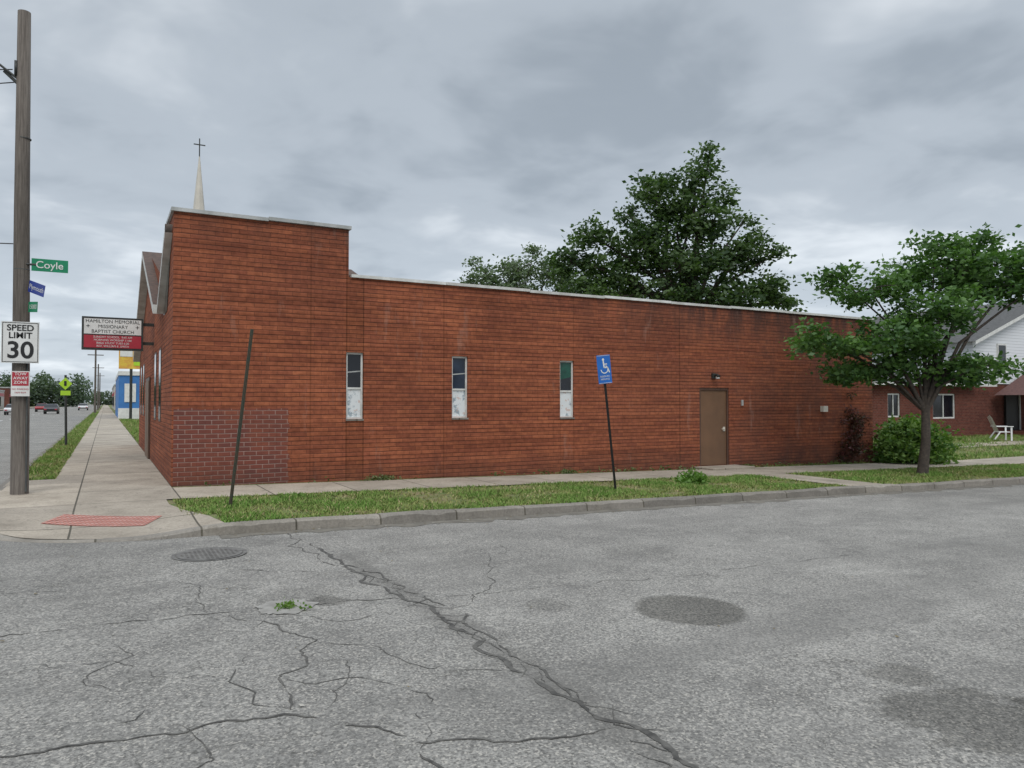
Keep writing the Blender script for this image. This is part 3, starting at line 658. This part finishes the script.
def clumpmass(name,pts_fn,n,lpc,crad,leaf,c1,c2,flatz=.6):
    P_=[];C_=[]
    for k in range(n):
        p=pts_fn(); m_=int(lpc*random.uniform(.6,1.4)); P_.append(np.array(p)+RNG.normal(size=(m_,3))*np.array([1,1,flatz])*crad*.5)
        t=np.clip(random.random()+RNG.uniform(-.3,.3,m_),0,1)[:,None]; C_.append(np.array(c1)*(1-t)+np.array(c2)*t)
    return leaf_mesh(name,np.concatenate(P_),leaf,np.concatenate(C_),None,M['leaf'])
def dome(cx,cy,z0,a,b_,h):
    def f():
        u=Vector([random.gauss(0,1) for _ in range(3)]).normalized(); q=random.uniform(.3,1.1)**.4*(1+.15*math.sin(u.x*7)*math.cos(u.y*6))
        return (cx+u.x*a*q,cy+u.y*b_*q,z0+abs(u.z)*h*q)
    return f
clumpmass('shrub',dome(21.9,-.5,-.35,1.3,.9,1.45),240,36,.38,.14,(.07,.15,.03),(.20,.30,.07))
clumpmass('climbing_vine',lambda:(random.gauss(19.6,.3),-.12,random.uniform(-.3,1.0+.9*random.random())),70,26,.2,.09,(.12,.035,.035),(.07,.05,.03))
clumpmass('verge_weed',dome(10.1,-3.1,-.2,.28,.25,.28),28,26,.15,.10,(.07,.15,.025),(.16,.28,.06))
def tl(): 
    x=random.uniform(-34,-7); return (x,300+random.uniform(-8,8),random.uniform(0,1)**.7*(8+2.5*math.sin(x*.55)+1.5*math.sin(x*1.7)))
clumpmass('distant_trees',tl,360,24,2.6,1.1,(.07,.10,.07),(.12,.16,.10))
clumpmass('distant_trees',lambda:(random.uniform(-8,14),430+random.uniform(-8,8),random.uniform(0,6)),120,24,2.8,1.3,(.08,.11,.08),(.13,.16,.11))
def foot():
    x=random.choice([random.uniform(.2,20),random.gauss(4.1,.15),random.gauss(8.9,.3),random.uniform(9,13),random.uniform(14.8,20)]); return (x,-.12-abs(random.gauss(0,.07)),H(x,0)+.02)
clumpmass('wall_foot_weeds',foot,140,10,.13,.07,(.08,.12,.035),(.17,.18,.07))
clumpmass('road_weeds',lambda:(random.gauss(.25,.05),random.gauss(-9.1,.04),-.118),10,16,.07,.035,(.10,.18,.03),(.18,.26,.06))

def grass(regions):
    V=[];Cc=[]
    for (x0,x1,y0,y1,dens,h) in regions:
        n=int((x1-x0)*(y1-y0)*dens); X=RNG.uniform(x0,x1,n); Y=RNG.uniform(y0,y1,n)
        nz=np.array([mnoise.fractal(Vector((a*.9,b*.9,1)),.7,2.,4) for a,b in zip(X,Y)])
        keep=RNG.uniform(size=n)<np.clip(.75+nz*1.2,.12,1); X=X[keep];Y=Y[keep];nz=nz[keep]; n=len(X)
        Z=np.array([H(a,b) for a,b in zip(X,Y)])-.012
        hh=h*RNG.uniform(.45,1.3,n)*(1+.5*nz); an=RNG.uniform(0,6.28,n); w=.007+.005*RNG.uniform(size=n)+.045*h
        lx=RNG.normal(size=n)*hh*.6; ly=RNG.normal(size=n)*hh*.6
        a=np.stack([X-np.cos(an)*w,Y-np.sin(an)*w,Z],1); b=np.stack([X+np.cos(an)*w,Y+np.sin(an)*w,Z],1); c=np.stack([X+lx,Y+ly,Z+hh],1)
        V.append(np.stack([a,b,c],1).reshape(-1,3))
        t=np.clip(.62+nz*.9+RNG.normal(size=n)*.22,0,1)[:,None]; col=np.array((.27,.26,.11))*(1-t)+np.array((.145,.25,.06))*t
        dry=RNG.uniform(size=n)<.07; col[dry]=(.40,.34,.19); Cc.append(np.repeat(col,3,0))
    V=np.concatenate(V);Cc=np.concatenate(Cc); n=len(V)//3
    me=bpy.data.meshes.new('grass'); me.vertices.add(3*n); me.vertices.foreach_set('co',V.ravel().astype(np.float32))
    me.loops.add(3*n); me.loops.foreach_set('vertex_index',np.arange(3*n,dtype=np.int32)); me.polygons.add(n)
    me.polygons.foreach_set('loop_start',np.arange(0,3*n,3,dtype=np.int32)); me.polygons.foreach_set('loop_total',np.full(n,3,dtype=np.int32)); me.update(calc_edges=True)
    ca=me.color_attributes.new('Col','FLOAT_COLOR','POINT'); cc=np.ones((3*n,4),np.float32); cc[:,:3]=Cc; ca.data.foreach_set('color',cc.ravel())
    me.materials.append(M['blade']); S.collection.objects.link(bpy.data.objects.new('grass',me))
grass([(.3,12.98,-5.0,-2.06,1600,.05),(-.12,.35,-4.0,-2.10,1300,.05),(14.2,26,-4.98,-2.1,900,.06),(26,60,-4.98,-2.1,200,.09),(20.9,45,-.3,6,260,.10),
       (-2.74,-2.0,2.5,30,800,.07),(-2.74,-2.0,30,120,150,.12),(.0,3,15.6,60,120,.14),(14.8,20.5,-.32,-.05,500,.07)])

# ------------------------------------------------------------ neighbouring house
ho=empty('brick_house'); mb=MB(); hb=M['hbrick']
hh=[(30.2,31.1,.9,2.0),(33.6,35.4,.8,2.0)]
wall_y(mb,27,38.8,-.8,2.5,6,hh,hb); mb.face([(27,6,-.8),(27,6,2.5),(27,16,2.5),(27,16,-.8)],hb)
mb.face([(38.8,6,-.8),(51,6,-.8),(51,6,3.0),(38.8,6,3.0)],hb); mb.obj('brick_walls',ho)
mb=MB()
for a,b_,c,d in hh:
    mb.box((a,6.04,c),(a+.07,6.1,d),M['white']); mb.box((b_-.07,6.04,c),(b_,6.1,d),M['white']); mb.box((a+.07,6.04,c),(b_-.07,6.1,c+.07),M['white']); mb.box((a+.07,6.04,d-.07),(b_-.07,6.1,d),M['white'])
    mb.box(((a+b_)/2-.03,6.045,c+.07),((a+b_)/2+.03,6.095,d-.07),M['white']); mb.box((a+.07,6.08,c+.07),(b_-.07,6.09,d-.07),M['glass'])
mb.obj('windows',ho)
mb=MB(); mb.face([(26.6,5.6,2.5),(36.88,5.6,2.5),(36.88,11,3.4),(29,11,3.4)],M['greyshingle']); mb.face([(26.6,5.6,2.5),(29,11,3.4),(26.6,16,2.5)],M['greyshingle']); mb.box((26.6,5.58,2.37),(38.3,5.7,2.498),M['white']); mb.obj('lower_roof',ho)
mb=MB(); mb.face([(36.9,5.96,2.53),(51,5.96,2.53),(51,5.96,4.7),(44,5.96,7.2),(36.9,5.96,4.7)],M['siding']); mb.face([(36.9,5.96,2.53),(36.9,5.96,4.7),(36.9,17,4.7),(36.9,17,2.53)],M['siding'])
mb.box((39.0,5.9,3.6),(39.8,5.97,4.6),M['white']); mb.box((39.08,5.89,3.68),(39.72,5.899,4.52),M['glass']); mb.obj('upper_walls',ho)
mb=MB()
for s_ in (0,1):
    xe,xr=(36.5,44.) if s_==0 else (51.4,44.)
    mb.face([(xe,5.6,4.6),(xr,5.6,7.3),(xr,17,7.3),(xe,17,4.6)],M['greyshingle'])
    mb.face([(xe,5.59,4.44),(xr,5.59,7.13),(xr,5.59,7.32),(xe,5.59,4.62)],M['white'])
mb.obj('upper_roof',ho)
mb=MB(); mb.face([(38.4,3.2,1.95),(42,3.2,3.4),(42,5.8,3.4),(38.4,5.8,1.95)],M['redshingle']); mb.face([(45.6,3.2,1.95),(42,3.2,3.4),(42,5.8,3.4),(45.6,5.8,1.95)],M['redshingle'])
mb.face([(38.4,3.19,1.87),(42,3.19,3.32),(42,3.19,3.42),(38.4,3.19,1.97)],M['white']); mb.face([(38.9,3.4,1.95),(45,3.4,1.95),(42,3.4,3.2)],hb)
for xx in (38.9,43,44.6): mb.box((xx,3.42,-.4),(xx+.4,3.8,1.95),hb)
mb.box((38.9,3.82,-.5),(45,5.95,.15),hb); mb.box((39.3,3.5,-.4),(41,3.7,.8),hb); mb.box((39.6,5.85,.16),(40.8,5.95,2.1),M['black']); mb.box((40.75,5.78,.16),(40.82,5.84,2.1),M['white']); mb.obj('porch',ho)
# lawn chair
lc=empty('lawn_chair'); mb=MB(); W=M['plastic']
for i in range(5): mb.box((-.25+i*.1,-.28,.36),(-.17+i*.1,.22,.39),W)
for i in range(5):
    x=-.25+i*.1; mb.face([(x,.2,.38),(x+.08,.2,.38),(x+.08,.48,1.02+.04*(2-abs(i-2))),(x,.48,1.02+.04*(2-abs(i-2)))],W); 
for x in (-.30,.26):
    mb.box((x,-.3,0),(x+.04,-.24,.6),W); mb.tube([(x+.02,.15,.40),(x+.02,.42,0)],[.03,.03],W,5); mb.box((x-.03,-.34,.6),(x+.07,.32,.63),W)
mb.obj('frame',lc); lc.location=(34.9,3.6,H(34.9,3.6)); lc.rotation_euler=(0,0,math.radians(50)); lc.scale=(1.05,1.05,1.05)

# ------------------------------------------------------------ far street
bs=empty('blue_shop'); mb=MB(); mb.box((0,66,-.1),(14,90,4.2),M['bluewall']); mb.box((-.05,65.9,4.2),(14,90,4.6),M['signwhite']); mb.box((-.03,65.95,-.1),(14,65.99,1.0),M['signwhite']); mb.box((.5,65.93,1.6),(1.5,65.96,3.4),M['signwhite']); mb.obj('walls',bs)
bb=empty('shop_sign'); mb=MB(); mb.box((-.1,60,4.6),(1.9,60.2,7.0),M['yellow']); mb.box((.0,59.97,5.7),(1.0,59.995,6.8),M['signwhite']); mb.box((1.1,59.97,4.9),(1.8,59.995,5.8),M['lime']); mb.tube([(.9,60.1,0),(.9,60.1,4.6)],[.12,.12],M['dark'],8); mb.obj('panel',bb)
for (x0,x1,y0,y1,h,mt,nm) in ((-34,-23,150,205,4.2,'stucco','shop_building'),(-34,-23,215,250,5.2,'hbrick','shop_building'),(0.5,14,110,140,4.6,'hbrick','shop_building'),(.5,14,160,220,5.0,'stucco','shop_building')):
    e=empty(nm); mb=MB(); mb.box((x0,y0,-.1),(x1,y1,h),M[mt]); mb.box((x0-.1,y0-.1,h),(x1+.1,y1+.1,h+.3),M['coping'])
    xf=x1+.01 if x0<-20 else x0-.06
    for k in range(int((y1-y0)/7)): mb.box((xf,y0+2+k*7,.6),(xf+.05,y0+6+k*7,2.8),M['glass'])
    mb.box((xf,y0+1,3.0),(xf+.06,y1-1,3.7),M['red']); mb.obj('walls',e)
for (x,y,h) in ((-2.4,105,9.0),(-2.4,150,9.0),(-2.4,200,9.0),(-20,150,9.5),(-20,230,9.5)):
    e=empty('utility_pole'); mb=MB(); mb.tube([(x,y,-.1),(x,y,h)],[.15,.11],M['wood'],8); mb.box((x-1.0,y-.05,h-.8),(x+1.0,y+.05,h-.68),M['wood']); mb.obj('pole',e)
def car(x,y,mat,rz=0):
    e=empty('parked_car'); mb=MB(); 
    prof=[(-2.2,.35),(-2.25,.75),(-1.9,.92),(-1.2,.98),(-.6,1.42),(.9,1.45),(1.6,1.0),(2.15,.93),(2.25,.6),(2.2,.35)]
    def lw(z): return .88 if z<1.1 else .68
    L=[(-lw(z),yy,z) for yy,z in prof]; R=[(lw(z),yy,z) for yy,z in prof]
    mb.face(L,mat); mb.face(R[::-1],mat)
    for i in range(len(prof)-1):
        gl=M['glass'] if i in (3,5) else mat
        mb.face([L[i],L[i+1],R[i+1],R[i]],gl)
    for s_ in (-1,1):
        mb.face([(s_*.83,-1.0,1.02),(s_*.83,1.4,1.02),(s_*.71,.85,1.38),(s_*.71,-.55,1.36)],M['glass'])
        for yy in (-1.4,1.4): mb.tube([(s_*.7,yy,.33),(s_*.9,yy,.33)],[.33,.33],M['black'],14)
    mb.box((-.8,-2.28,.6),(-.5,-2.24,.75),M['red']); mb.box((.5,-2.28,.6),(.8,-2.24,.75),M['red']); mb.box((-.85,-2.27,.35),(.85,-2.2,.5),M['dark'])
    mb.obj('body',e); e.location=(x,y,-.13); e.rotation_euler=(0,0,rz)
car(-8,112,M['cardark']); car(-12,105,M['carwhite']); car(-5.2,165,M['carwhite']); car(-11,140,M['carred'])

# ------------------------------------------------------------ world, sun, camera
w=bpy.data.worlds.new('World'); S.world=w; w.use_nodes=True; nt=w.node_tree; nt.nodes.clear()
out=nt.nodes.new('ShaderNodeOutputWorld'); sky=nt.nodes.new('ShaderNodeTexSky'); sky.sky_type='NISHITA'; sky.sun_disc=False
sky.sun_elevation=math.radians(52); sky.sun_rotation=math.radians(205)
bg1=nt.nodes.new('ShaderNodeBackground'); bg1.inputs[1].default_value=.10; nt.links.new(sky.outputs[0],bg1.inputs[0])
tc=nt.nodes.new('ShaderNodeTexCoord'); sp=nt.nodes.new('ShaderNodeSeparateXYZ'); nt.links.new(tc.outputs['Generated'],sp.inputs[0])
den=math_(nt,'ADD',math_(nt,'MAXIMUM',sp.outputs[2],0.0),.16)
cb=nt.nodes.new('ShaderNodeCombineXYZ'); nt.links.new(math_(nt,'DIVIDE',sp.outputs[0],den),cb.inputs[0]); nt.links.new(math_(nt,'DIVIDE',sp.outputs[1],den),cb.inputs[1])
n1=noise(nt,cb.outputs[0],.95,4,.5,.35); n2=noise(nt,cb.outputs[0],2.7,4,.55,.3)
nn=math_(nt,'ADD',math_(nt,'MULTIPLY',n1,.68),math_(nt,'MULTIPLY',n2,.32))
cr=nt.nodes.new('ShaderNodeValToRGB'); nt.links.new(nn,cr.inputs[0]); cr.color_ramp.interpolation='EASE'; el=cr.color_ramp.elements
el[0].position=.37; el[0].color=(.35,.40,.455,1); el[1].position=.64; el[1].color=(.74,.79,.84,1)
q=el.new(.49); q.color=(.475,.53,.59,1)
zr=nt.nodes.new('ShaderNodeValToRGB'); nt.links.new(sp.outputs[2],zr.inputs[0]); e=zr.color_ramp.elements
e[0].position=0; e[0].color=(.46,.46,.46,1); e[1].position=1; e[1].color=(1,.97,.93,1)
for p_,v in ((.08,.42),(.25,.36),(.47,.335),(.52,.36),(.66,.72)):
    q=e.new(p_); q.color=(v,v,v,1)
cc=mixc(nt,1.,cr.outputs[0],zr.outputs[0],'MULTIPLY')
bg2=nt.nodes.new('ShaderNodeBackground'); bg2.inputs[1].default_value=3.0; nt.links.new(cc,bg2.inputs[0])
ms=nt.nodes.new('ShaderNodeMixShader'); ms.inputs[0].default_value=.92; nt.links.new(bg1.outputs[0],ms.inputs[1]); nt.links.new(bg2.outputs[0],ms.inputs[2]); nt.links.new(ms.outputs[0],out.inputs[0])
sl=bpy.data.lights.new('sun','SUN'); sl.energy=1.4; sl.angle=math.radians(35); sl.color=(1,.95,.88); so=bpy.data.objects.new('sun',sl); S.collection.objects.link(so)
d=Vector((.26,.56,-.80)); so.rotation_euler=d.to_track_quat('-Z','Y').to_euler(); so.location=(0,-10,30)
cam=bpy.data.cameras.new('camera'); co=bpy.data.objects.new('camera',cam); S.collection.objects.link(co)
cam.sensor_width=36; cam.lens=26.12; cam.clip_end=6000; cam.clip_start=.05
co.location=(-1.11,-15.52,1.6); co.rotation_euler=(math.radians(91.39),0,math.radians(-28.68))
S.camera=co
